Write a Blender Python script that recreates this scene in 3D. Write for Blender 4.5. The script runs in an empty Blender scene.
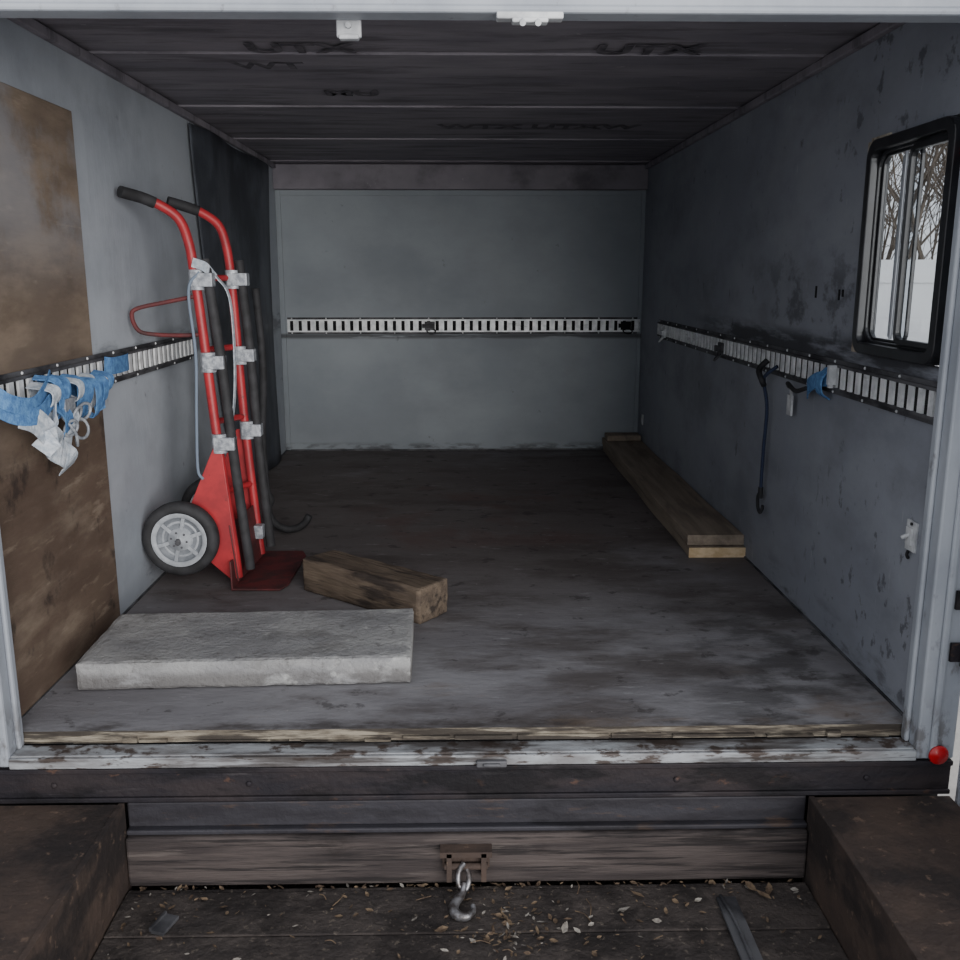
import bpy, math, random
from mathutils import Vector, Matrix, noise
random.seed(7)
scn = bpy.context.scene

# ---------------------------------------------------------------- materials
def srgb(r, g, b):
    f = lambda c: (c/255/12.92) if c/255 <= 0.04045 else ((c/255+0.055)/1.055)**2.4
    return (f(r), f(g), f(b), 1)

def mat(name, c1, c2=None, scale=(3,3,3), rough=0.7, metal=0.0, bump=0.0, bscale=40,
        layers=(), spec=0.3, lo=0.35, hi=0.65, local=False):
    m = bpy.data.materials.new(name); m.use_nodes = True
    nt = m.node_tree; N = nt.nodes; L = nt.links
    p = N['Principled BSDF']
    p.inputs['Roughness'].default_value = rough
    p.inputs['Metallic'].default_value = metal
    p.inputs['Specular IOR Level'].default_value = spec
    if local:
        tc = N.new('ShaderNodeTexCoord'); pos = tc.outputs['Object']
    else:
        g = N.new('ShaderNodeNewGeometry'); pos = g.outputs['Position']
    def nz(scale, detail=6, off=0.0, rgh=0.6):
        mp = N.new('ShaderNodeMapping'); L.new(pos, mp.inputs['Vector'])
        mp.inputs['Scale'].default_value = scale
        mp.inputs['Location'].default_value = (off, off*1.3, off*0.7)
        n = N.new('ShaderNodeTexNoise'); n.inputs['Scale'].default_value = 1
        n.inputs['Detail'].default_value = detail; n.inputs['Roughness'].default_value = rgh
        L.new(mp.outputs[0], n.inputs['Vector']); return n.outputs['Fac']
    def ramp(sock, a, b, o0=0.0, o1=1.0):
        r = N.new('ShaderNodeMapRange'); r.interpolation_type = 'SMOOTHSTEP'
        L.new(sock, r.inputs['Value'])
        r.inputs['From Min'].default_value = a; r.inputs['From Max'].default_value = b
        r.inputs['To Min'].default_value = o0; r.inputs['To Max'].default_value = o1
        return r.outputs['Result']
    def mul(a, b):
        n = N.new('ShaderNodeMath'); n.operation = 'MULTIPLY'
        L.new(a, n.inputs[0])
        if isinstance(b, float): n.inputs[1].default_value = b
        else: L.new(b, n.inputs[1])
        return n.outputs[0]
    def mix(f, a, b):
        n = N.new('ShaderNodeMix'); n.data_type = 'RGBA'
        if isinstance(f, float): n.inputs[0].default_value = f
        else: L.new(f, n.inputs[0])
        for s, v in ((n.inputs[6], a), (n.inputs[7], b)):
            if isinstance(v, tuple): s.default_value = v
            else: L.new(v, s)
        return n.outputs[2]
    col = c1
    if c2: col = mix(ramp(nz(scale), lo, hi), c1, c2)
    sep = None
    for i, ly in enumerate(layers):
        f = ramp(nz(ly.get('scale', (5,5,5)), ly.get('detail', 8), 3.1*(i+1), ly.get('rgh', .65)), ly['lo'], ly['hi'])
        f = mul(f, float(ly.get('amt', 1.0)))
        for (ax, a, b, c, d) in ly.get('masks', ()):
            if sep is None:
                sep = N.new('ShaderNodeSeparateXYZ'); L.new(pos, sep.inputs[0])
            s = sep.outputs['XYZ'.index(ax)]
            f = mul(f, mul(ramp(s, a, b), ramp(s, c, d, 1.0, 0.0)))
        col = mix(f, col, ly['c'])
    if isinstance(col, tuple): p.inputs['Base Color'].default_value = col
    else: L.new(col, p.inputs['Base Color'])
    if bump > 0:
        b = N.new('ShaderNodeBump'); b.inputs['Strength'].default_value = bump
        b.inputs['Distance'].default_value = 0.01
        bs = bscale if isinstance(bscale, tuple) else (bscale,)*3
        L.new(nz(bs, 8), b.inputs['Height']); L.new(b.outputs[0], p.inputs['Normal'])
    return m

wall_gray = srgb(174,180,188); wall_gray2 = srgb(158,164,173)  # left wall paint lightened: flare brightening is put into the colour
scuff = srgb(70,70,74)
M_wall = mat('painted_plywood_wall', wall_gray, wall_gray2, (1.6,1.2,2.2), 0.6, bump=.15, bscale=(30,30,9), layers=[
    dict(c=srgb(118,122,130), scale=(1.5,1.3,1.6), lo=.46, hi=.70, amt=.45),
    dict(c=scuff, scale=(9,9,9), lo=.65, hi=.73, amt=.5),
    dict(c=srgb(205,208,212), scale=(30,30,4), lo=.62, hi=.75, amt=.35),
    dict(c=scuff, scale=(6,3,14), lo=.44, hi=.62, amt=.6, masks=[('Z',.70,.76,.82,.89)]),
    dict(c=scuff, scale=(6,4,12), lo=.50, hi=.66, amt=.7, masks=[('Z',-.2,-.1,.02,.14)]),
])
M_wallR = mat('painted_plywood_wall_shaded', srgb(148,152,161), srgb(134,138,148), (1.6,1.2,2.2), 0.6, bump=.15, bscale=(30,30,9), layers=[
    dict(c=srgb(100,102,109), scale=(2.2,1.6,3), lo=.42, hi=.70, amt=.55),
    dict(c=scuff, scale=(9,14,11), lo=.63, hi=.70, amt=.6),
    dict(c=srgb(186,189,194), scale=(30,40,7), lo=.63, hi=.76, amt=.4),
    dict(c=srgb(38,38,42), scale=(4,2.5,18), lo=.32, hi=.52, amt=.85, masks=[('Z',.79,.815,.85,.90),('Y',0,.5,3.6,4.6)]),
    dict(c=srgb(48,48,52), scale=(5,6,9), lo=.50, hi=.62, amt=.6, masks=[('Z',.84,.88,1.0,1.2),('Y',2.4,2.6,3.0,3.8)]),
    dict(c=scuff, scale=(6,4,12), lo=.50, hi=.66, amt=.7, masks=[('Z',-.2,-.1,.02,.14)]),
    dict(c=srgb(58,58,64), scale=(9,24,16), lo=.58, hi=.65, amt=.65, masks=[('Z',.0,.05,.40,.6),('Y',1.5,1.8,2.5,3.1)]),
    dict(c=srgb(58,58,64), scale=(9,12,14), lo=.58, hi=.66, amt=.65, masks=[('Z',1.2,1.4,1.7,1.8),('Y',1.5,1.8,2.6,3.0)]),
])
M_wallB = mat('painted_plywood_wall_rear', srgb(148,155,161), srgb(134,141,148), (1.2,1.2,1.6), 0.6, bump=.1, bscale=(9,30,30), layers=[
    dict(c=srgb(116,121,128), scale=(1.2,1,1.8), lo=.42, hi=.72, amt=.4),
    dict(c=srgb(80,80,84), scale=(10,8,10), lo=.67, hi=.73, amt=.5),
    dict(c=scuff, scale=(5,4,18), lo=.44, hi=.60, amt=.8, masks=[('Z',-.2,-.1,.02,.06)]),
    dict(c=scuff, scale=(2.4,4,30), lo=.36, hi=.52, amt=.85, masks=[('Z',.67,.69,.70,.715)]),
])
M_bare = mat('bare_plywood', srgb(134,119,104), srgb(108,95,84), (2,3,9), 0.8, bump=.3, bscale=(20,9,60), layers=[
    dict(c=srgb(78,65,57), scale=(2,2.5,6), lo=.46, hi=.68, amt=.6),
    dict(c=srgb(78,60,51), scale=(2,2.5,8), lo=.32, hi=.56, amt=.65, masks=[('Z',-1,-.9,.55,.8)]),
    dict(c=srgb(44,38,36), scale=(4,7,5), lo=.56, hi=.66, amt=.7, masks=[('Z',-1,-.9,.60,.75)]),
    dict(c=srgb(158,143,126), scale=(3,5,26), lo=.58, hi=.72, amt=.5),
    dict(c=srgb(140,142,148), scale=(2,3,3), lo=.38, hi=.58, amt=.6, masks=[('Z',.95,1.25,3,4)]),  # pale grey haze painted over the upper plywood
])
M_ceil = mat('ceiling_board', srgb(142,137,144), srgb(122,118,126), (2,7,2), 0.7, bump=.3, bscale=(9,40,9), layers=[
    dict(c=srgb(80,77,83), scale=(2.2,13,3), lo=.48, hi=.66, amt=.65),
    dict(c=srgb(196,192,188), scale=(14,22,9), lo=.67, hi=.72, amt=.6)])
M_floor = mat('worn_painted_plywood_floor', srgb(140,139,143), srgb(117,115,119), (1.6,3.6,2), 0.8, bump=.3, bscale=(16,40,12), layers=[
    dict(c=srgb(94,86,84), scale=(.9,1.4,1), lo=.28, hi=.48, amt=.8, masks=[('Y',2.4,3.4,5.6,9)]),
    dict(c=srgb(78,71,69), scale=(2.2,4.5,2), lo=.46, hi=.66, amt=.7),
    dict(c=srgb(100,77,73), scale=(2.4,3.2,2), lo=.48, hi=.65, amt=.55, masks=[('Y',3.2,3.8,4.8,5.4),('X',-.7,-.3,.4,.9)]),
    dict(c=srgb(56,53,54), scale=(4,7,2), lo=.44, hi=.60, amt=.65, masks=[('X',.3,.85,3,4),('Y',1,1.2,2.5,3.3)]),
    dict(c=srgb(54,50,50), scale=(11,13,4), lo=.59, hi=.66, amt=.6),
    dict(c=srgb(168,169,172), scale=(9,30,4), lo=.60, hi=.72, amt=.45),
    dict(c=srgb(188,186,182), scale=(40,60,4), lo=.68, hi=.72, amt=.6),
    dict(c=srgb(58,52,50), scale=(5,14,4), lo=.45, hi=.62, amt=.75, masks=[('Y',1,1.5,2.075,2.13)]),
    dict(c=srgb(116,100,86), scale=(3,7,4), lo=.55, hi=.7, amt=.5, masks=[('Y',1,1.5,2.2,2.5)])])
M_plyedge = mat('plywood_edge', srgb(146,138,124), srgb(98,90,80), (12,6,50), 0.85, bump=.5, bscale=(30,30,120), layers=[
    dict(c=srgb(50,45,42), scale=(4,9,60), lo=.40, hi=.52, amt=.9)])
M_sill = mat('chipped_white_sill', srgb(164,168,173), srgb(126,125,127), (8,20,30), 0.55, bump=.3, layers=[
    dict(c=srgb(66,53,46), scale=(12,14,50), lo=.52, hi=.60, amt=.9),
    dict(c=srgb(50,43,40), scale=(2,12,40), lo=.46, hi=.62, amt=.85)])
M_white = mat('white_painted_frame', srgb(164,169,177), srgb(146,151,160), (5,5,3), 0.5, bump=.1, layers=[
    dict(c=srgb(92,88,86), scale=(16,16,7), lo=.60, hi=.70, amt=.6),
    dict(c=srgb(84,78,74), scale=(22,22,12), lo=.48, hi=.60, amt=.6, masks=[('Z',-1,-.5,.0,.12)])])
M_rust = mat('weathered_dark_steel', srgb(37,35,41), srgb(52,46,48), (4,4,16), 0.65, metal=.2, bump=.4, layers=[
    dict(c=srgb(96,72,60), scale=(14,10,24), lo=.60, hi=.68, amt=.65),
    dict(c=srgb(84,80,82), scale=(3,6,40), lo=.60, hi=.68, amt=.5),
    dict(c=srgb(20,19,22), scale=(3,3,12), lo=.48, hi=.60, amt=.75)])
M_steel2 = mat('grey_dark_steel', srgb(60,59,65), srgb(46,44,49), (3,4,20), 0.6, metal=.2, bump=.3, layers=[
    dict(c=srgb(88,72,62), scale=(6,10,30), lo=.56, hi=.66, amt=.6),
    dict(c=srgb(26,25,28), scale=(2,10,8), lo=.52, hi=.64, amt=.6)])
M_block = mat('rusty_bumper', srgb(80,67,60), srgb(62,53,50), (5,5,5), 0.85, bump=.6, bscale=25, layers=[
    dict(c=srgb(38,35,36), scale=(4,4,7), lo=.46, hi=.60, amt=.75),
    dict(c=srgb(120,100,86), scale=(34,34,34), lo=.60, hi=.68, amt=.55)])
M_plank = mat('weathered_plank', srgb(84,76,74), srgb(60,54,54), (3,6,34), 0.85, bump=.6, bscale=(8,20,110), layers=[
    dict(c=srgb(36,33,34), scale=(2.4,6,60), lo=.50, hi=.60, amt=.85),
    dict(c=srgb(108,100,96), scale=(4,6,70), lo=.58, hi=.68, amt=.5),
    dict(c=srgb(40,35,34), scale=(3,5,6), lo=.55, hi=.66, amt=.7)])
M_deck = mat('dirty_deck', srgb(78,71,68), srgb(58,53,52), (6,12,6), 0.95, bump=.9, bscale=50, layers=[
    dict(c=srgb(38,34,34), scale=(6,6,6), lo=.46, hi=.6, amt=.75),
    dict(c=srgb(118,108,98), scale=(60,60,60), lo=.58, hi=.66, amt=.6)])
M_concrete = mat('concrete', srgb(160,160,160), srgb(136,136,138), (4,6,9), 0.9, bump=.8, bscale=70, layers=[
    dict(c=srgb(104,102,102), scale=(30,30,30), lo=.56, hi=.66, amt=.6),
    dict(c=srgb(102,100,98), scale=(4,5,6), lo=.5, hi=.66, amt=.5),
    dict(c=srgb(90,87,86), scale=(8,8,16), lo=.36, hi=.54, amt=.7, masks=[('Z',-.1,-.05,.03,.06)]),
    dict(c=srgb(196,196,194), scale=(12,16,14), lo=.58, hi=.7, amt=.5)])
M_timber = mat('old_timber', srgb(108,95,82), srgb(84,73,64), (3,30,30), 0.85, bump=.8, bscale=(9,70,70), local=True, layers=[
    dict(c=srgb(50,44,42), scale=(4,30,24), lo=.50, hi=.62, amt=.85),
    dict(c=srgb(134,121,106), scale=(5,24,24), lo=.6, hi=.7, amt=.5)])
M_board = mat('pine_board', srgb(152,139,124), srgb(128,116,104), (26,2,26), 0.75, bump=.4, bscale=(70,6,70), local=True, layers=[
    dict(c=srgb(98,87,82), scale=(9,2,9), lo=.5, hi=.68, amt=.6)])
M_boardend = mat('pine_board_fresh', srgb(220,198,164), srgb(196,170,132), (26,3,40), 0.7, bump=.3, local=True)
M_galv = mat('galvanised_steel', srgb(232,234,236), srgb(196,199,202), (22,22,22), 0.42, metal=.15, spec=.6, layers=[
    dict(c=srgb(110,108,106), scale=(5,5,14), lo=.58, hi=.70, amt=.6)])
M_galvdirt = mat('grimy_steel', srgb(96,96,100), srgb(50,50,54), (9,9,16), 0.6, metal=.2)
M_black = mat('black_void', srgb(26,26,28), rough=.9)
M_rubber = mat('black_rubber', srgb(40,40,42), srgb(54,54,57), (20,20,20), 0.7, local=True)
M_dark_sheet = mat('dark_sheet', srgb(84,88,97), srgb(98,103,112), (2,2,2), 0.6, bump=.2, bscale=10, layers=[
    dict(c=srgb(44,46,52), scale=(1.5,2,1.2), lo=.38, hi=.60, amt=.8)])
M_red = mat('red_enamel', srgb(170,44,50), srgb(142,38,44), (12,12,12), 0.45, spec=.5, layers=[
    dict(c=srgb(80,42,42), scale=(26,26,26), lo=.60, hi=.7, amt=.7)])
M_reddirty = mat('worn_red_enamel', srgb(104,46,48), srgb(80,43,45), (14,14,14), 0.65, bump=.2, layers=[
    dict(c=srgb(58,44,44), scale=(12,12,12), lo=.46, hi=.62, amt=.7)])
M_tape = mat('silver_tape', srgb(172,176,182), srgb(128,132,140), (60,60,60), 0.4, metal=.2, bump=.4)
M_hub = mat('grey_hub', srgb(164,168,174), srgb(142,146,152), (30,30,30), 0.5, spec=.5)
M_hub_shade = mat('grey_hub_recess_shade', srgb(126,130,136), srgb(108,112,118), (30,30,30), 0.6)  # darker grey puts the recess shade into the hub colour
M_blue = mat('blue_webbing', srgb(98,142,190), srgb(74,112,162), (60,60,60), 0.8, bump=.4, bscale=200)
M_webw = mat('pale_webbing', srgb(200,205,212), srgb(156,166,178), (50,50,50), 0.8, bump=.4, bscale=200)
M_winblk = mat('black_window_rubber', srgb(24,25,28), srgb(36,37,41), (20,20,20), 0.35, spec=.5)
M_alu = mat('window_aluminium', srgb(190,194,200), rough=.35, metal=.4)
M_rawedge = mat('raw_cut_edge', srgb(206,196,178), srgb(130,118,104), (20,20,20), 0.8)
M_plast = mat('white_plastic', srgb(210,212,214), srgb(172,174,178), (20,20,20), 0.4)
M_redlens = mat('red_lens', srgb(180,20,30), rough=.25, spec=.6)
M_ink = mat('ceiling_ink', srgb(72,70,76), srgb(110,106,112), (22,22,22), rough=.8)
M_ground = mat('pale_bounce_ground', srgb(196,192,186), srgb(176,172,168), (2,2,2), 0.95, bump=.6, bscale=30)  # unseen ground made pale to bounce light up into the box
M_bark = mat('grey_bark', srgb(110,100,90), srgb(84,77,70), (9,9,3), 0.9)
M_leaf = mat('dry_leaf', srgb(124,106,86), srgb(76,62,52), (38,38,38), 0.8)
M_chip = mat('pale_debris', srgb(160,154,146), srgb(104,98,92), (50,50,50), 0.8)
M_chrome = mat('worn_chrome', srgb(150,150,154), srgb(84,78,76), (40,40,40), 0.4, metal=.7)
M_ext = mat('white_truck_skin', srgb(206,208,210), srgb(190,192,196), (2,2,2), 0.5)
M_under = mat('dark_underbody_and_leak_panel', srgb(28,27,29), srgb(20,19,20), (6,6,6), 0.9)

def glass():
    m = bpy.data.materials.new('window_glass'); m.use_nodes = True
    nt = m.node_tree; N = nt.nodes; L = nt.links
    N.remove(N['Principled BSDF'])
    t = N.new('ShaderNodeBsdfTransparent'); t.inputs[0].default_value = (.88,.9,.92,1)
    g = N.new('ShaderNodeBsdfGlossy'); g.inputs['Roughness'].default_value = .03
    mx = N.new('ShaderNodeMixShader'); mx.inputs[0].default_value = .06
    L.new(t.outputs[0], mx.inputs[1]); L.new(g.outputs[0], mx.inputs[2])
    L.new(mx.outputs[0], N['Material Output'].inputs[0]); return m
M_glass = glass()

# ---------------------------------------------------------------- mesh builder
def catmull(pts, n=6):
    pts = [Vector(p) for p in pts]
    if n <= 1 or len(pts) < 3: return pts
    out = []
    P = [pts[0]*2-pts[1]] + pts + [pts[-1]*2-pts[-2]]
    for i in range(1, len(P)-2):
        a,b,c,d = P[i-1],P[i],P[i+1],P[i+2]
        for k in range(n):
            t = k/n
            out.append(0.5*((2*b)+(c-a)*t+(2*a-5*b+4*c-d)*t*t+(3*b-a-3*c+d)*t**3))
    out.append(pts[-1]); return out

class B:
    def __init__(s): s.v=[]; s.f=[]; s.m=[]; s.sm=[]
    def add(s, vs, fs, mi=0, smooth=False):
        o=len(s.v); s.v += [tuple(v) for v in vs]
        for f in fs: s.f.append([o+i for i in f]); s.m.append(mi); s.sm.append(smooth)
    def box(s, lo, hi, mi=0, M=None):
        x0,y0,z0=lo; x1,y1,z1=hi
        vs=[Vector(p) for p in ((x0,y0,z0),(x1,y0,z0),(x1,y1,z0),(x0,y1,z0),(x0,y0,z1),(x1,y0,z1),(x1,y1,z1),(x0,y1,z1))]
        if M: vs=[M@v for v in vs]
        s.add(vs,[(0,3,2,1),(4,5,6,7),(0,1,5,4),(1,2,6,5),(2,3,7,6),(3,0,4,7)],mi)
    def tube(s, pts, r, mi=0, seg=12, n=6, closed=False):
        P=catmull(pts,n); k=len(P)
        rr = (lambda t: r) if not callable(r) else r
        T=(P[1]-P[0]).normalized(); up=Vector((0,0,1)) if abs(T.z)<.9 else Vector((1,0,0))
        u=T.cross(up).normalized(); vs=[]; fs=[]
        for i in range(k):
            T=(P[min(i+1,k-1)]-P[max(i-1,0)]).normalized()
            u=(u-T*u.dot(T)).normalized(); w=T.cross(u)
            R=rr(i/(k-1))
            for j in range(seg):
                a=2*math.pi*j/seg; vs.append(P[i]+(u*math.cos(a)+w*math.sin(a))*R)
        for i in range(k-1):
            for j in range(seg):
                fs.append((i*seg+j,i*seg+(j+1)%seg,(i+1)*seg+(j+1)%seg,(i+1)*seg+j))
        s.add(vs,fs,mi,True)
        s.add(vs[:seg],[tuple(range(seg))[::-1]],mi); s.add(vs[-seg:],[tuple(range(seg))],mi)
    def lathe(s, prof, M, mi=0, seg=40, closed=False):
        vs=[];fs=[];n=len(prof)
        for j in range(seg):
            a=2*math.pi*j/seg
            for (r,h) in prof: vs.append(M@Vector((r*math.cos(a),r*math.sin(a),h)))
        for j in range(seg):
            j2=(j+1)%seg
            for i in range(n-1 if not closed else n):
                i2=(i+1)%n
                fs.append((j*n+i,j2*n+i,j2*n+i2,j*n+i2))
        s.add(vs,fs,mi,True)
    def ribbon(s, pts, wdir, w, t=.003, mi=0, n=5):
        P=catmull(pts,n); k=len(P); wd=Vector(wdir).normalized(); vs=[];fs=[]
        for i in range(k):
            T=(P[min(i+1,k-1)]-P[max(i-1,0)]).normalized()
            ww=(wd-T*wd.dot(T)).normalized(); nn=T.cross(ww).normalized()
            for a,b in ((-1,-1),(1,-1),(1,1),(-1,1)):
                vs.append(P[i]+ww*a*w/2+nn*b*t/2)
        for i in range(k-1):
            for j in range(4): fs.append((i*4+j,i*4+(j+1)%4,(i+1)*4+(j+1)%4,(i+1)*4+j))
        fs.append((3,2,1,0)); e=(k-1)*4; fs.append((e,e+1,e+2,e+3))
        s.add(vs,fs,mi)
    def prism(s, poly, d, mi=0):
        d=Vector(d); n=len(poly); vs=[Vector(p) for p in poly]+[Vector(p)+d for p in poly]
        fs=[tuple(range(n))[::-1],tuple(range(n,2*n))]+[(i,(i+1)%n,n+(i+1)%n,n+i) for i in range(n)]
        s.add(vs,fs,mi)
    def build(s, name, mats, parent=None, bevel=0, loc=None):
        me=bpy.data.meshes.new(name); me.from_pydata(s.v,[],s.f)
        for m in mats: me.materials.append(m)
        for p,mi,sm in zip(me.polygons,s.m,s.sm): p.material_index=mi; p.use_smooth=sm
        import bmesh
        bm=bmesh.new(); bm.from_mesh(me); bmesh.ops.recalc_face_normals(bm,faces=bm.faces); bm.to_mesh(me); bm.free()
        o=bpy.data.objects.new(name,me); scn.collection.objects.link(o)
        if loc: o.location=loc
        if parent: o.parent=parent
        if bevel:
            b=o.modifiers.new('bevel','BEVEL'); b.width=bevel; b.segments=2; b.limit_method='ANGLE'
        return o

def empty(name, loc=(0,0,0)):
    e=bpy.data.objects.new(name,None); scn.collection.objects.link(e); e.location=loc; e.empty_display_size=.1; return e

W=1.075; Y0=2.055; Y1=5.68; ZC=1.67

# ---------------------------------------------------------------- shell
b=B(); b.box((-W-.06,Y0,-.03),(W+.02,Y1+.06,0),0)
fl=b.build('floor',[M_floor,M_plyedge])
for p in fl.data.polygons:
    if p.normal.y<-.9: p.material_index=1
b=B(); b.box((-W-.06,2.05,-.03),(-W,Y1+.06,ZC+.05)); b.build('wall_left',[M_wall])
WY0,WY1,WZ0,WZ1=2.095,2.555,.845,1.39
b=B()
b.box((W,2.05,-.03),(W+.02,Y1+.06,WZ0)); b.box((W,2.05,WZ1),(W+.02,Y1+.06,ZC+.05))
b.box((W,2.05,WZ0),(W+.02,WY0,WZ1)); b.box((W,WY1,WZ0),(W+.02,Y1+.06,WZ1))
b.build('wall_right',[M_wallR])
b=B(); b.box((-W,Y1,0),(W,Y1+.06,ZC+.05)); b.build('wall_back',[M_wallB])
b=B(); b.box((-W,Y1-.012,0),(-W+.03,Y1,1.53)); b.box((W-.025,Y1-.012,0),(W,Y1,1.53))
b.box((-W,Y1-.008,1.50),(W,Y1,1.53))
b.build('trim_1',[M_wallB],bevel=.003)
b=B(); b.box((-W,Y1-.06,1.53),(W,Y1,ZC-.002)); b.build('trim_2',[M_ceil],bevel=.006)
b=B(); y=2.04; i=0
while y<Y1:
    y2=min(y+.29,Y1)
    dz=.003*((i*7)%3)
    b.box((-W,y+.0012,ZC+dz),(W,y2-.0012,ZC+.03)); y=y2; i+=1
b.box((-W-.06,2.0,ZC+.031),(W+.02,Y1+.06,ZC+.08))
ceil=b.build('ceiling',[M_ceil],bevel=.0015)
b=B()
for sx in (-1,1):
    b.box((sx*W-.022*(sx>0),2.06,ZC-.028),(sx*W+.022*(sx<0),Y1-.06,ZC-.001))
b.build('trim_3',[M_ceil],bevel=.004)
def ceil_text(t,x,y,size):
    c=bpy.data.curves.new('ceiling_print','FONT'); c.body=t; c.size=size; c.align_x='CENTER'; c.align_y='CENTER'
    c.extrude=.0004; c.offset=.004
    o=bpy.data.objects.new('ceiling_print',c); scn.collection.objects.link(o)
    c.materials.append(M_ink); o.location=(x,y,ZC-.0015); o.rotation_euler=(math.pi,0,0); o.parent=ceil
    o.scale=(1.0,1,1)
ceil_text('UTX',-.45,2.84,.15); ceil_text('WT',-.58,3.06,.13)
ceil_text('UTX',.53,2.84,.15); ceil_text('MU',-.38,3.5,.13); ceil_text('WTX UTXW',.33,4.25,.15)

b=B(); b.box((-W,2.06,0.002),(-W+.006,2.80,.735)); b.box((-W,2.06,.735),(-W+.006,2.76,1.49))
b.build('trim_4',[M_bare],bevel=.002)
b=B(); b.box((-W,2.06,0),(-W+.006,Y1,.006)); b.box((W-.006,2.06,0),(W,Y1,.006)); b.box((-W,Y1-.012,0),(W,Y1,.008))
b.build('baseboard_seam',[M_galvdirt])

# ---------------------------------------------------------------- opening frame
b=B()
b.box((-1.16,1.995,-.06),(-1.045,2.055,1.74)); b.box((-1.045,2.03,-.034),(-1.033,2.055,1.56))
b.build('trim_5',[M_white],bevel=.006)
b=B()
b.box((1.06,1.995,-.06),(1.15,2.055,1.74)); b.box((1.048,2.03,-.034),(1.06,2.055,1.56)); b.box((1.088,1.985,-.06),(1.105,1.995,1.7))
b.build('trim_6',[M_white],bevel=.006)
b=B()
b.box((-1.16,1.985,1.56),(1.15,2.045,1.80)); b.box((-1.05,1.975,1.548),(1.05,2.04,1.562))
hd=b.build('trim_7',[M_white],bevel=.006)
b=B(); b.box((-1.045,2.0,-.058),(1.06,2.056,-.034)); b.box((-1.045,1.99,-.062),(1.06,2.0,-.036))
b.build('door_sill',[M_sill],bevel=.003)
b=B()
x=-1.03
while x<1.04:
    w=random.uniform(.02,.22); b.box((x,2.050-random.uniform(0,.008),-.031+random.uniform(0,.006)),(min(x+w,1.045),2.056,-.018+random.uniform(-.010,.006))); x+=w+random.uniform(0,.05)
b.build('splintered_floor_edge',[M_plyedge])
b=B(); b.box((.03,1.978,-.062),(.10,1.99,-.046)); b.box((.045,1.972,-.058),(.085,1.98,-.05)); b.build('sill_latch',[M_galvdirt],bevel=.003)
b=B(); b.box((.07,1.968,1.536),(.20,2.0,1.549)); b.box((.10,1.962,1.528),(.17,1.99,1.537)); b.tube([(.12,1.965,1.53),(.12,1.955,1.525)],.006); b.tube([(.15,1.965,1.53),(.15,1.955,1.525)],.006)
b.build('door_latch',[M_plast],bevel=.003)
b=B(); b.box((-.25,2.046,1.518),(-.20,2.058,1.575)); b.box((-.245,2.04,1.514),(-.205,2.062,1.524)); b.tube([(-.225,2.046,1.54),(-.225,2.038,1.54)],.006)
b.build('strike_plate',[M_plast],bevel=.004)

HY=WY1+.16
b=B(); b.box((-1.20,2.062,-.5),(-1.14,Y1+.14,1.80)); b.box((-1.20,2.062,1.76),(1.12,Y1+.14,1.80)); b.box((-1.20,Y1+.08,-.1),(1.12,Y1+.14,1.80))
b.box((1.10,2.062,-.05),(1.12,Y1+.14,WZ0-.04)); b.box((1.10,2.062,WZ1+.04),(1.12,Y1+.14,1.80)); b.box((1.10,HY,WZ0-.04),(1.12,Y1+.14,WZ1+.04))
b.box((-1.13,2.062,-.59),(1.16,2.12,-.032),1); b.box((-1.13,2.12,-.12),(1.09,Y1,-.032),1)  # first box is an added dark panel stopping light leaks around the bumper
for yy in (2.6,3.4,4.2,5.0): b.box((-1.1,yy,-.2),(1.08,yy+.06,-.12),1)
b.build('truck_body_shell',[M_ext,M_under])

# bumper
b=B(); b.box((-1.15,2.0,-.150),(1.15,2.058,-.064)); b.box((-1.15,1.992,-.150),(1.15,2.0,-.138)); b.box((-1.15,1.992,-.077),(1.15,2.0,-.064))
for xx in (-.95,-.5,.5,.95):
    b.lathe([(0,0),(.009,0),(.007,.005),(0,.006)],Matrix.Translation((xx,2.0,-.108))@Matrix.Rotation(math.pi/2,4,'X'),0,6)
b.build('rear_crossmember',[M_rust],bevel=.004)
b=B(); b.box((-.785,1.995,-.225),(.81,2.05,-.152)); b.box((-.785,1.975,-.225),(.81,1.995,-.212)); b.build('bumper_channel',[M_steel2],bevel=.004)
b=B(); b.box((-.785,1.965,-.352),(.81,2.03,-.2265)); b.build('bumper_plank',[M_plank],bevel=.006)
def block(name,x0,x1):
    b=B(); b.box((x0,1.35,-.50),(x1,1.990,-.152))
    e=x1 if x1<0 else x0
    s=-1 if x1<0 else 1
    b.box((min(e,e+s*.014),1.35,-.152),(max(e,e+s*.014),1.990,-.149))
    return b.build(name,[M_block],bevel=.006)
block('bumper_step',-1.15,-.788); block('bumper_step',.812,1.148)
DZ=-.356
b=B()
y=1.35
while y<1.96:
    b.box((-.785,y,-.40),(.81,min(y+.15,1.9645)-.002,DZ+random.uniform(-.002,.001))); y+=.15
b.box((-.785,1.35,-.45),(.81,2.04,-.40))
b.build('step_deck',[M_deck],bevel=.003)

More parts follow.
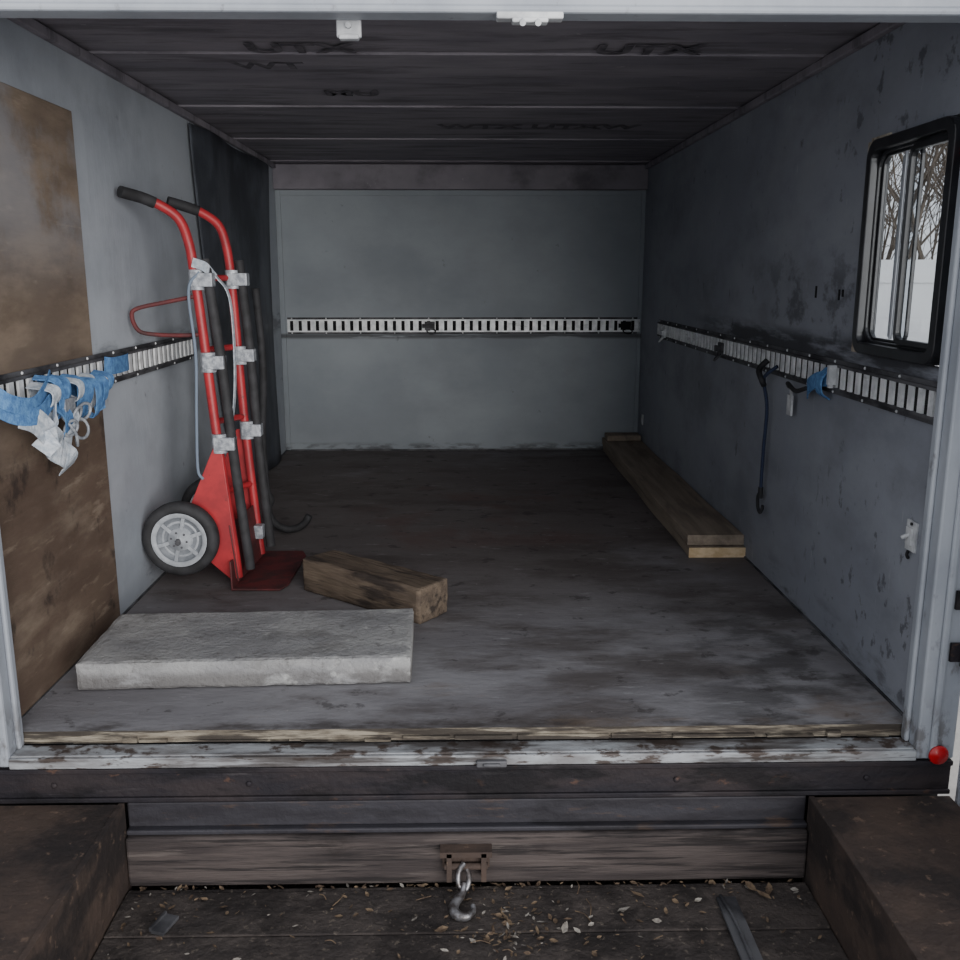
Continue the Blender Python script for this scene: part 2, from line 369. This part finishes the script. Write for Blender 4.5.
# hook & bracket
b=B()
b.box((-.055,1.93,-.262),(.065,1.964,-.248)); b.box((-.05,1.950,-.30),(.06,1.964,-.25)); b.box((-.04,1.93,-.325),(-.028,1.964,-.252)); b.box((.04,1.93,-.325),(.052,1.964,-.252))
b.tube([(-.045,1.94,-.29),(.055,1.94,-.29)],.008,0)
b.tube([(.0,1.94,-.282),(-.012,1.925,-.295),(-.012,1.915,-.32),(.004,1.912,-.33),(.012,1.925,-.31),(.005,1.94,-.29)],.006,1)
hook=[(.0,1.915,-.315),(-.004,1.90,-.332),(-.018,1.88,-.338),(-.024,1.86,-.342),(-.014,1.842,-.345),(.006,1.838,-.345),(.020,1.852,-.343),(.020,1.866,-.338)]
b.tube(hook,lambda t:.006+.006*math.sin(math.pi*min(1,t*1.1)),1)
b.build('tow_hook',[M_block,M_chrome],bevel=.002)

b=B()
def leaf(bb,x,y,z,s,mi=0):
    a=random.uniform(0,6.28); M=Matrix.Translation((x,y,z))@Matrix.Rotation(a,4,'Z')@Matrix.Rotation(random.uniform(-.5,.5),4,'X')
    k=random.uniform(.25,.5)
    pts=[(-s,0,0),(-s*.4,s*k,.12*s),(s*.3,s*k*.9,.1*s),(s,0,.25*s),(s*.3,-s*k*.9,.1*s),(-s*.4,-s*k,.12*s)]
    c=M@Vector((0,0,.0)); vs=[M@Vector(p) for p in pts]+[c]
    bb.add(vs,[(i,(i+1)%6,6) for i in range(6)],mi)
spots=[(.10,1.78,.05,60),(.13,1.82,.04,40),(.35,1.84,.12,18),(.60,1.93,.08,24),(-.66,1.93,.07,28),(0,1.85,.5,130),(-.1,1.945,.4,90)]
for (cx,cy,sp,n) in spots:
    for _ in range(n):
        x=min(.77,max(-.75,random.gauss(cx,sp))); y=min(1.955,max(1.45,random.gauss(cy,min(sp,.12))))
        if .56<x<.65 and y<1.9: continue
        leaf(b,x,y,DZ+.004+random.uniform(0,.004),random.uniform(.003,.012), 0 if random.random()<.82 else 1)
leaf(b,.67,1.93,DZ+.01,.024); leaf(b,.71,1.92,DZ+.01,.022); leaf(b,.69,1.90,DZ+.01,.020); leaf(b,-.05,1.8,DZ+.007,.018); leaf(b,.22,1.80,DZ+.008,.019,1); leaf(b,.36,1.86,DZ+.006,.017,1); leaf(b,.40,1.91,DZ+.008,.018,0)
for _ in range(10):
    x=random.uniform(-.6,.5); y=random.uniform(1.72,1.93); a=random.uniform(0,3.1); l=random.uniform(.01,.03)
    b.tube([(x,y,DZ+.005),(x+l*math.cos(a),y+l*math.sin(a),DZ+.008),(x+2*l*math.cos(a+.2),y+2*l*math.sin(a+.2),DZ+.005)],.0012,0,5,3)
b.build('dead_leaves',[M_leaf,M_chip])
b=B(); b.box((.58,1.55,DZ+.001),(.625,1.90,DZ+.008)); b.tube([(.59,1.9,DZ+.01),(.60,1.8,DZ+.012),(.60,1.6,DZ+.01)],.004); b.build('metal_strip',[M_galvdirt],bevel=.002)
b=B(); M=Matrix.Translation((-.66,1.83,DZ+.006))@Matrix.Rotation(-.3,4,'Z'); b.box((-.016,-.03,-.004),(.016,.03,.004),0,M); b.box((-.02,-.03,0),(-.014,.03,.010),0,M); b.build('bent_bracket',[M_galvdirt],bevel=.001)

# ---------------------------------------------------------------- e-tracks
def etrack(name, L, M, H=.098, pitch=.0508, half=.0135, railmat=0):
    b=B(); d=.011
    b.box((0,-.003,-H/2),(L,0,H/2),1,M)
    b.box((0,-d,H/2-.020),(L,-.003,H/2-.012),railmat,M)
    b.box((0,-d,-H/2+.012),(L,-.003,-H/2+.020),railmat,M)
    b.box((0,-.0045,-H/2+.020),(L,-.003,H/2-.020),2,M)
    n=int(L/pitch)
    for i in range(n+1):
        x=i*pitch; b.box((max(0,x-half),-d,-H/2+.020),(min(L,x+half),-.0045,H/2-.020),0,M)
    for i in range(0,n,4):
        for z in (-H/2+.006,H/2-.006):
            b.lathe([(0,0),(.005,0),(.003,.003),(0,.0035)],M@Matrix.Translation(((i+.5)*pitch,-.003,z))@Matrix.Rotation(math.pi/2,4,'X'),0,8)
    return b.build(name,[M_galv,M_galvdirt,M_black])
ZT=.765
RB=etrack('e_track_rail',2.10,Matrix.Translation((-1.035,Y1-.001,ZT-.01)),half=.0155)
RR=etrack('e_track_rail',3.07,Matrix.Translation((W-.001,5.15,ZT))@Matrix.Rotation(math.radians(-90),4,'Z'),half=.0115,railmat=1)
RL=etrack('e_track_rail',1.68,Matrix.Translation((-W+.007,2.07,ZT+.01))@Matrix.Rotation(math.radians(90),4,'Z'),half=.0125,railmat=1)
def fitting(name,M,m,par):
    b=B(); b.box((-.03,-.022,-.025),(.03,-.010,.025),0,M); b.box((-.045,-.032,-.012),(.02,-.022,.012),0,M)
    b.tube([M@Vector(p) for p in ((.02,-.02,-.02),(.035,-.035,-.03),(.02,-.045,-.045),(-.01,-.035,-.04),(-.02,-.02,-.02))],.004,0)
    return b.build(name,[m],par,bevel=.002)
fitting('clip_1',Matrix.Translation((-.19,Y1,ZT-.01)),M_galvdirt,RB)
fitting('clip_2',Matrix.Translation((.98,Y1,ZT-.01)),M_black,RB)
fitting('clip_1',Matrix.Translation((W,4.95,ZT-.01))@Matrix.Rotation(math.radians(-90),4,'Z'),M_galv,RR)
fitting('clip_2',Matrix.Translation((W,3.85,ZT-.01))@Matrix.Rotation(math.radians(-90),4,'Z'),M_galvdirt,RR)
b=B(); X=W-.014
b.ribbon([(X,2.86,.70),(X-.02,2.80,.725),(X-.022,2.73,.75),(X-.012,2.68,.76)],(0,.2,1),.045,.004,0)
b.ribbon([(X,2.70,.79),(X-.03,2.69,.76),(X-.025,2.70,.72),(X,2.71,.70)],(0,1,0),.04,.004,0)
b.box((X-.022,2.645,.745),(X,2.66,.80),1); b.box((X-.015,2.655,.735),(X-.003,2.67,.79),1)
b.tube([(X-.008,3.0,.70),(X-.03,2.95,.715),(X-.03,2.88,.70),(X-.02,2.82,.715)],.007,2)
b.box((X-.012,2.96,.61),(X-.006,3.0,.675),1); b.ribbon([(X-.009,2.975,.675),(X-.012,2.97,.70)],(0,1,0),.02,.003,1)
b.build('cam_buckle_strap',[M_blue,M_plast,M_rubber])
b=B()
b.tube([(X,3.26,.76),(X-.03,3.25,.73),(X-.035,3.2,.70),(X-.02,3.22,.68)],.010,1)
b.tube([(X,3.15,.75),(X-.025,3.18,.72),(X-.02,3.22,.69),(X-.01,3.20,.60),(X-.008,3.215,.45),(X-.01,3.21,.30)],.006,0)
b.tube([(X-.01,3.21,.305),(X-.01,3.235,.28),(X-.01,3.23,.245),(X-.01,3.205,.23),(X-.01,3.185,.245),(X-.01,3.18,.26)],.006,1)
b.tube([(X-.01,3.21,.32),(X-.01,3.21,.28)],.009,1)
b.build('bungee_cord',[mat('navy_cord',srgb(46,54,76),rough=.8),M_rubber])
b=B(); b.box((W-.006,2.120,.405),(W,2.168,.478)); b.box((W-.012,2.130,.42),(W-.006,2.158,.463)); b.tube([(W-.010,2.145,.445),(W-.026,2.148,.436)],.005,0)
b.tube([(W-.006,2.14,.472),(W-.010,2.14,.472)],.004,1,8); b.tube([(W-.010,2.14,.405),(W-.010,2.145,.395),(W-.004,2.15,.385)],.004,1)
b.build('light_switch',[M_plast,M_rubber],bevel=.003)
b=B(); b.box((W-.006,5.50,.18),(W,5.54,.24)); b.box((W-.009,5.51,.195),(W-.006,5.53,.225)); b.build('wall_plate',[M_plast],bevel=.002)
b=B()
for (yy,zz,h) in ((2.88,1.00,.035),(2.70,.995,.03),(2.675,1.00,.02)): b.box((W-.0015,yy,zz-h/2),(W,yy+.012,zz+h/2))
b.build('wall_marks_tape',[M_black])

# ---------------------------------------------------------------- window
def rr(w,h,r,n=6):
    pts=[]
    for cx,cy,a0 in ((w/2-r,h/2-r,0),(-w/2+r,h/2-r,90),(-w/2+r,-h/2+r,180),(w/2-r,-h/2+r,270)):
        for k in range(n+1):
            a=math.radians(a0+90*k/n); pts.append((cx+r*math.cos(a),cy+r*math.sin(a)))
    return pts
def ring(b,cy,cz,w,h,r,t,x0,x1,mi=0):
    o=rr(w,h,r); i=rr(w-2*t,h-2*t,max(.005,r-t*.8)); n=len(o); vs=[]
    for P,x in ((o,x0),(i,x0),(o,x1),(i,x1)): vs+=[(x,cy+p[0],cz+p[1]) for p in P]
    fs=[]
    for k in range(n):
        k2=(k+1)%n
        fs+=[(k,k2,n+k2,n+k),(2*n+k,2*n+k2,3*n+k2,3*n+k),(k,k2,2*n+k2,2*n+k),(n+k,n+k2,3*n+k2,3*n+k)]
    b.add(vs,fs,mi)
win=empty('window_1',(W,(WY0+WY1)/2,(WZ0+WZ1)/2))
cy,cz=0,0; w,h=WY1-WY0,WZ1-WZ0
b=B(); b.box((-.003,w/2-.004,-h/2+.0),(.0,w/2+.030,h/2+.0)); b.box((-.003,w/2-.1,h/2),(0,w/2+.010,h/2+.008)); b.build('raw_plywood_edge',[M_rawedge],win)
b=B(); ring(b,cy,cz,w-.010,h-.004,.045,.028,-.020,.032,0); ring(b,cy,cz,w-.055,h-.055,.05,.010,.0,.026,0); b.build('frame',[M_winblk],win,bevel=.003)
b=B(); ring(b,cy-.10,cz,w/2-.01,h-.075,.03,.014,-.008,.008,0); ring(b,cy+.085,cz,w/2-.02,h-.075,.03,.007,.010,.020,0); b.build('sash',[M_winblk],win,bevel=.002)
b=B(); b.box((-.014,.008,-h/2+.05),(-.008,.018,h/2-.05)); b.box((.020,.09,-h/2+.05),(.024,.10,h/2-.05)); b.build('sash_pull',[M_alu],win,bevel=.001)
b=B(); b.box((.000,-w/2+.035,-h/2+.04),(.002,0.01,h/2-.04)); b.box((.014,-.01,-h/2+.04),(.016,w/2-.035,h/2-.04)); b.build('glass',[M_glass],win)
b=B(); b.lathe([(0,0),(.022,0),(.020,.008),(0,.012)],Matrix.Translation((W,2.075,1.31))@Matrix.Rotation(-math.pi/2,4,'Y'),0,24); b.build('red_reflector',[M_redlens])
b=B(); b.lathe([(0,0),(.024,0),(.022,.004),(0,.005)],Matrix.Translation((1.108,1.985,-.044))@Matrix.Rotation(math.pi/2,4,'X'),0,24); b.build('red_reflector',[M_redlens])

d=empty('door_1',(1.155,1.98,0))
b=B(); b.box((0,-.62,-.19),(.03,0,1.62)); b.box((-.006,-.6,-.17),(0,-.02,1.6)); b.build('panel',[M_white],d,bevel=.004)
b=B()
for z in (.21,.335,.75,1.35):
    b.tube([(-.016,-.004,z-.03),(-.016,-.004,z+.03)],.010,0); b.box((-.045,.004,z-.022),(-.010,.012,z+.022),0)
b.build('hinges',[M_rust],d)
d=empty('door_2',(-1.195,1.98,0))
b=B(); b.box((0,-.62,-.19),(.03,0,1.62)); b.box((.03,-.6,-.17),(.036,-.02,1.6)); b.build('panel',[M_white],d,bevel=.004)

# ---------------------------------------------------------------- loose things
def rough_box(name,dims,loc,rz,mats,amp=.004,cuts=(20,10,4),bev=.01,seed=0,rx=0):
    import bmesh
    bm=bmesh.new(); bmesh.ops.create_cube(bm,size=1)
    nx,ny,nzc=cuts
    def cut(ax,n):
        for i in range(1,n):
            co=[0,0,0]; co[ax]=-.5+i/n; no=[0,0,0]; no[ax]=1
            bmesh.ops.bisect_plane(bm,geom=bm.verts[:]+bm.edges[:]+bm.faces[:],plane_co=co,plane_no=no)
    cut(0,nx); cut(1,ny); cut(2,nzc)
    for v in bm.verts:
        e=sum(1 for k in range(3) if abs(abs(v.co[k])-.5)<1e-4)
        p=Vector((v.co[0]*dims[0],v.co[1]*dims[1],v.co[2]*dims[2]))
        n=noise.noise_vector(p*14+Vector((seed,0,0)))*amp
        if e>=2:
            for k in range(3):
                if abs(abs(v.co[k])-.5)<1e-4: p[k]-=math.copysign(bev*(.5+.5*abs(noise.noise(p*30))),p[k])
        p+=n; v.co=p
    for f in bm.faces: f.smooth=False
    me=bpy.data.meshes.new(name); bm.to_mesh(me); bm.free()
    for m in mats: me.materials.append(m)
    o=bpy.data.objects.new(name,me); scn.collection.objects.link(o); o.location=loc; o.rotation_euler=(rx,0,rz)
    return o
rough_box('concrete_slab',(.862,.372,.076),(-.572,2.47,.040),math.radians(2.0),[M_concrete],.002,(60,28,8),.005)
rough_box('timber_block',(.53,.14,.115),(-.295,2.945,.058),math.radians(-39),[M_timber],.004,(50,16,14),.005,3)
pl=empty('stacked_planks',(.966,4.53,0))
for k,(L,yo,z,xo) in enumerate(((2.24,0,.0205,.0),(2.21,.012,.0625,-.003))):
    b=B(); ww=.108
    N=24
    vs=[];fs=[]
    for i in range(N+1):
        y=-L/2+L*i/N; wob=.003*math.sin(i*.6+k)
        for (sx,sz) in ((-1,-1),(1,-1),(1,1),(-1,1)): vs.append((sx*ww+wob+xo,y+yo,z+sz*.0195))
    for i in range(N):
        for j in range(4): fs.append((i*4+j,i*4+(j+1)%4,(i+1)*4+(j+1)%4,(i+1)*4+j))
    b.add(vs,fs,0); b.add(vs[:4],[(0,1,2,3)],1 if k==0 else 0); b.add(vs[-4:],[(0,1,2,3)],0)
    b.build('plank_%d'%(k+1),[M_board,M_boardend],pl,bevel=.003)
b=B(); b.box((-.10,.98,.083),(.10,1.10,.115)); b.build('offcut',[M_board],pl,bevel=.003)

# ---------------------------------------------------------------- hand truck
ht=empty('hand_truck')
NY,FY=3.12,3.40
near=[(-.775,NY,.03),(-.785,NY,.15),(-.82,NY,.52),(-.848,NY,.9),(-.862,NY,1.06),(-.873,NY,1.15),(-.90,NY,1.225),(-.955,NY-.02,1.268),(-1.0,NY-.05,1.285)]
far=[(-.755,FY,.03),(-.765,FY,.15),(-.79,FY,.52),(-.805,FY,.9),(-.812,FY,1.06),(-.822,FY,1.15),(-.845,FY,1.22),(-.90,FY-.01,1.262),(-.95,FY-.02,1.28)]
b=B(); b.tube(near,.0155,0,14); b.tube(far,.0155,0,14)
def lerp(P,z):
    for a,c in zip(P,P[1:]):
        if a[2]<=z<=c[2]:
            t=(z-a[2])/(c[2]-a[2]); return Vector(a).lerp(Vector(c),t)
for z in (.30,.55,.80,1.04):
    a=lerp(near,z); c=lerp(far,z); m_=(a+c)/2+Vector((-.05,0,0))
    b.tube([a,m_,c],.011,0,10,8)
b.build('rails',[M_red],ht)
b=B()
b.tube([(-.85,NY,.985),(-.95,NY-.02,.965),(-1.04,NY-.04,.945),(-1.055,NY-.05,.92),(-1.04,NY-.04,.875),(-1.0,NY-.02,.862),(-.92,NY-.01,.858),(-.845,NY,.86)],.007,0,10,5)
b.build('side_loop',[M_reddirty],ht)
b=B()
b.tube([(-.965,NY-.025,1.272),(-1.0,NY-.05,1.287),(-1.045,NY-.10,1.300)],.018,0,14,3)
b.tube([(-.905,FY-.01,1.265),(-.955,FY-.025,1.282),(-1.0,FY-.05,1.295)],.018,0,14,3)
b.build('grips',[M_rubber],ht,bevel=.002)
b=B()
for P in (near,far):
    for z in (.50,.77,1.035):
        a=lerp(P,z); dx=.03
        b.tube([a+Vector((dx*.2,0,-.032)),a+Vector((dx*.2,0,.032))],lambda t:.026+.002*math.sin(t*9),0,12,1)
        b.box((a.x-.01,a.y-.026,z-.022),(a.x+.06,a.y+.02,z+.022),0)
b.box((-.775,FY-.05,.10),(-.735,FY-.01,.15),0)
b.build('tape_wraps',[M_tape],ht,bevel=.003)
b=B()
for P,o in ((near,.045),(far,.040)):
    b.tube([lerp(P,.06)+Vector((o,0,0)),lerp(P,.4)+Vector((o,0,0)),lerp(P,.8)+Vector((o+.002,0,0)),lerp(P,1.10)+Vector((o-.004,0,0))],.017,0,12,4)
b.build('black_skids',[M_rubber],ht)
b=B()
for y in (NY-.018,FY+.012):
    b.prism([(-.805,y,.50),(-.825,y,.50),(-.915,y,.30),(-.955,y,.185),(-.94,y,.16),(-.80,y,.03),(-.765,y,.03)],(0,.006,0),0)
b.prism([(-.775,NY-.02,.02),(-.755,FY+.02,.02),(-.775,FY+.02,.22),(-.795,NY-.02,.22)],(.006,0,0),1)
b.tube([(-.945,NY-.10,.180),(-.945,FY+.10,.180)],.009,2,10,1)
b.build('axle_bracket',[M_red,M_reddirty,M_galvdirt],ht,bevel=.002)
b=B()
b.prism([(-.785,NY-.07,.004),(-.62,NY-.075,.004),(-.60,NY-.02,.004),(-.595,FY+.04,.004),(-.615,FY+.10,.004),(-.765,FY+.10,.004)],(0,0,.007),0)
b.prism([(-.785,NY-.07,.006),(-.765,FY+.10,.006),(-.772,FY+.08,.10),(-.792,NY-.05,.10)],(.006,0,0),0)
b.build('toe_plate',[M_reddirty],ht,bevel=.002)
def wheel(name,c,R=.127):
    b=B(); M=Matrix.Translation(c)@Matrix.Rotation(math.pi/2,4,'X')
    r0=R*.68
    prof=[]
    for k in range(17):
        a=math.pi*2*k/16; prof.append(((R+r0)/2+(R-r0)/2*max(-1,min(1,1.15*math.cos(a))),.026*math.sin(a)))
    b.lathe(prof,M,0,48)
    b.lathe([(r0+.006,.024),(r0-.004,.026),(r0-.010,.020)],M,1,48)
    b.lathe([(r0-.010,.020),(r0-.013,.010),(.040,.008)],M,3,48)
    b.lathe([(.042,.008),(.036,.022),(.014,.026),(.012,.032),(0,.032)],M,1,48)
    b.lathe([(r0+.006,-.024),(r0-.006,-.024),(r0-.012,-.012),(.036,-.008),(.030,-.026),(0,-.028)],M,1,40)
    b.lathe([(r0-.024,.009),(r0-.028,.013),(r0-.032,.009)],M,1,48)
    for i in range(6):
        Mi=M@Matrix.Rotation(i*2*math.pi/6+.3,4,'Z'); b.box((.030,-.006,.006),(r0-.010,.006,.018),1,Mi)
        Mi=M@Matrix.Rotation((i+.5)*2*math.pi/6+.3,4,'Z')@Matrix.Translation((.026,0,.0245)); b.lathe([(0,0),(.004,0),(.003,.002),(0,.002)],Mi,2,8)
    b.lathe([(0,.032),(.009,.032),(.009,.038),(0,.040)],M,2,6)
    return b.build(name,[M_rubber,M_hub,M_galvdirt,M_hub_shade],ht)
wheel('wheel_1',(-.945,NY-.06,.186)); wheel('wheel_2',(-.935,FY+.07,.186))
b=B(); b.tube([(-.84,NY-.02,1.06),(-.875,NY-.03,1.0),(-.865,NY-.03,.8),(-.875,NY-.03,.6),(-.885,NY-.02,.42),(-.87,NY-.02,.38)],.005,0,8,6)
b.ribbon([(-.80,NY+.02,1.05),(-.765,NY+.05,.98),(-.76,NY+.06,.8),(-.765,NY+.03,.62),(-.79,NY,.5)],(0,1,0),.025,.003,1)
b.ribbon([(-.86,NY-.02,1.09),(-.82,NY-.022,1.075),(-.80,NY+.02,1.04)],(0,0,1),.03,.003,1)
b.build('tie_cord',[mat('pale_blue_cord',srgb(112,124,140),rough=.8),M_webw],ht)

# ---------------------------------------------------------------- dark sheet + hose
b=B(); NU,NV=60,24; vs=[];fs=[]
for i in range(NU+1):
    u=i/NU
    for j in range(NV+1):
        v=j/NV; z=1.63-1.615*v
        y0=3.90+.42*v**1.4
        y=y0+(5.35-y0)*u
        x=-W+.010+.014*(1+math.sin(u*9+1.2*math.sin(v*3)))*min(1,u*6+.15)
        vs.append((x,y,z))
for i in range(NU):
    for j in range(NV): fs.append((i*(NV+1)+j,(i+1)*(NV+1)+j,(i+1)*(NV+1)+j+1,i*(NV+1)+j+1))
b.add(vs,fs,0,True); o=b.build('dark_wall_sheet',[M_dark_sheet]); o.modifiers.new('s','SOLIDIFY').thickness=.004  # dark rippled sheet over the far part of the left wall
b=B(); c=[]
for k in range(11):
    a=math.radians(150+ k*24); c.append((-.715+.085*math.cos(a),3.78,.105+.085*math.sin(a)))
b.tube([(-.80,3.74,1.0),(-.79,3.76,.7),(-.81,3.78,.4),(-.805,3.78,.2)]+c[0:9],.015,0,12,6)
b.build('rubber_hose',[M_rubber],None)

# ---------------------------------------------------------------- straps on left track
b=B(); XL=-W+.022
def loop(y,z,dy,drop,out,w,mi):
    b.ribbon([(XL,y,z),(XL+out,y+dy*.2,z-.01),(XL+out*1.1,y+dy*.5,z-drop*.6),(XL+out*.8,y+dy*.8,z-drop),(XL+.01,y+dy,z-drop*.75),(XL,y+dy*.9,z-.01)],(.2,1,.3),w,.003,mi)
for k in range(14):
    loop(2.30+.031*k,.80-.002*k+random.uniform(-.012,.012),random.uniform(-.03,.05),random.uniform(.05,.12),random.uniform(.03,.06),random.choice((.024,.034)),0 if k%5 else 1)
b.ribbon([(XL,2.10,.80),(XL+.03,2.14,.765),(XL+.045,2.22,.75),(XL+.04,2.30,.775),(XL+.02,2.38,.80)],(0,.2,1),.040,.003,0)
b.ribbon([(XL,2.09,.775),(XL+.03,2.15,.735),(XL+.05,2.23,.725),(XL+.045,2.32,.75)],(0,.4,1),.040,.003,0)
b.ribbon([(XL,2.14,.76),(XL+.035,2.2,.735),(XL+.045,2.28,.71),(XL+.03,2.36,.69)],(0,.3,1),.04,.003,1)
b.ribbon([(XL+.03,2.17,.735),(XL+.05,2.22,.71),(XL+.06,2.27,.66),(XL+.04,2.33,.625),(XL+.05,2.38,.59),(XL+.03,2.40,.56)],(.2,1,.3),.065,.003,1)
b.ribbon([(XL+.04,2.34,.74),(XL+.055,2.29,.70),(XL+.07,2.25,.67),(XL+.05,2.22,.64)],(0,.6,1),.05,.003,1)
b.ribbon([(XL+.03,2.40,.75),(XL+.06,2.41,.70),(XL+.05,2.385,.65),(XL+.035,2.40,.61)],(.3,1,.1),.03,.003,1)
b.ribbon([(XL+.03,2.33,.75),(XL+.06,2.36,.71),(XL+.055,2.38,.67),(XL+.03,2.37,.63)],(0,1,.1),.045,.003,0)
b.ribbon([(XL,2.80,.79),(XL+.012,2.84,.785),(XL+.012,2.95,.785),(XL,3.0,.785)],(0,0,1),.05,.003,0)
def dring(y,z,r=.024,tilt=0):
    P=[]
    for k in range(13):
        a=2*math.pi*k/12; P.append((XL+.06+.01*math.sin(a+tilt),y+r*math.cos(a),z+r*math.sin(a)))
    b.tube(P,.004,2,8,2)
dring(2.42,.695); dring(2.47,.70,.022,1); dring(2.44,.66,.026,2); dring(2.38,.67,.02,1)
b.box((XL+.03,2.36,.70),(XL+.06,2.42,.745),2)
b.tube([(XL+.05,2.36,.70),(XL+.07,2.38,.66),(XL+.06,2.41,.62),(XL+.045,2.44,.63)],.004,2,8)
b.build('ratchet_straps',[M_blue,M_webw,M_tape])

# ---------------------------------------------------------------- outside
b=B(); b.box((-14,-2.2,-.70),(60,70,-.60)); b.build('ground',[M_ground])  # ends behind the camera so light from below reaches the ceiling
f=B()
for i in range(14):
    x0=2+i*1.5; M=Matrix.Translation((x0,14.0-.45*i,0))@Matrix.Rotation(-.29,4,'Z')
    f.box((0,0,-.6),(1.5,.05,1.25),0,M); f.box((-.06,-.05,-.6),(.06,.08,1.4),0,M)
    f.box((0,-.03,.95),(1.5,0,1.08),0,M); f.box((0,-.03,-.2),(1.5,0,-.08),0,M)
f.build('panel_fence',[M_ext])
def tree(x,y,hgt,seed):
    rnd=random.Random(seed); b=B()
    def br(p,dirv,L,r,dep):
        pts=[p]; dv=dirv.copy()
        for k in range(4):
            dv=(dv+Vector((rnd.uniform(-.18,.18),rnd.uniform(-.18,.18),rnd.uniform(-.02,.14)))).normalized(); pts.append(pts[-1]+dv*L/4)
        b.tube(pts,lambda t:r*(1-.45*t),0,4,1)
        if dep>0:
            for k in range(6):
                t=rnd.randint(1,4); q=pts[t]
                nd=(dv+Vector((rnd.uniform(-1,1),rnd.uniform(-1,1),rnd.uniform(-.1,.8)))).normalized()
                br(q,nd,L*rnd.uniform(.5,.68),max(.006,r*.45),dep-1)
    br(Vector((x,y,-.62)),Vector((0,0,1)),hgt,hgt*.014,3)
    b.build('bare_tree',[M_bark])
for k in range(16):
    x=6.2+.42*k+ (k%3)*.2; tree(x,15.5+ (k*37%7)*.9,3.6+(k%4)*.4,k+3)

# ---------------------------------------------------------------- light
w=bpy.data.worlds.new('World'); scn.world=w; w.use_nodes=True
nt=w.node_tree; bg=nt.nodes['Background']
bg.inputs[0].default_value=(.92,.95,1.0,1); bg.inputs[1].default_value=1.1
s=bpy.data.lights.new('sky_glow_fill','SUN'); s.energy=3.8; s.angle=math.radians(46); s.color=(1,.97,.93)  # wide soft lamp added as sky glow from behind to brighten the interior
so=bpy.data.objects.new('sky_glow_fill',s); scn.collection.objects.link(so)
so.rotation_euler=Vector((-.42,1,-.10)).to_track_quat('-Z','Y').to_euler()

# ---------------------------------------------------------------- camera
c=bpy.data.cameras.new('camera'); co=bpy.data.objects.new('camera',c); scn.collection.objects.link(co)
c.sensor_width=36; c.lens=35.25; c.clip_start=.02
co.location=(0,0,1.05); co.rotation_euler=(math.radians(90-12.3),0,math.radians(-1.1))
scn.camera=co
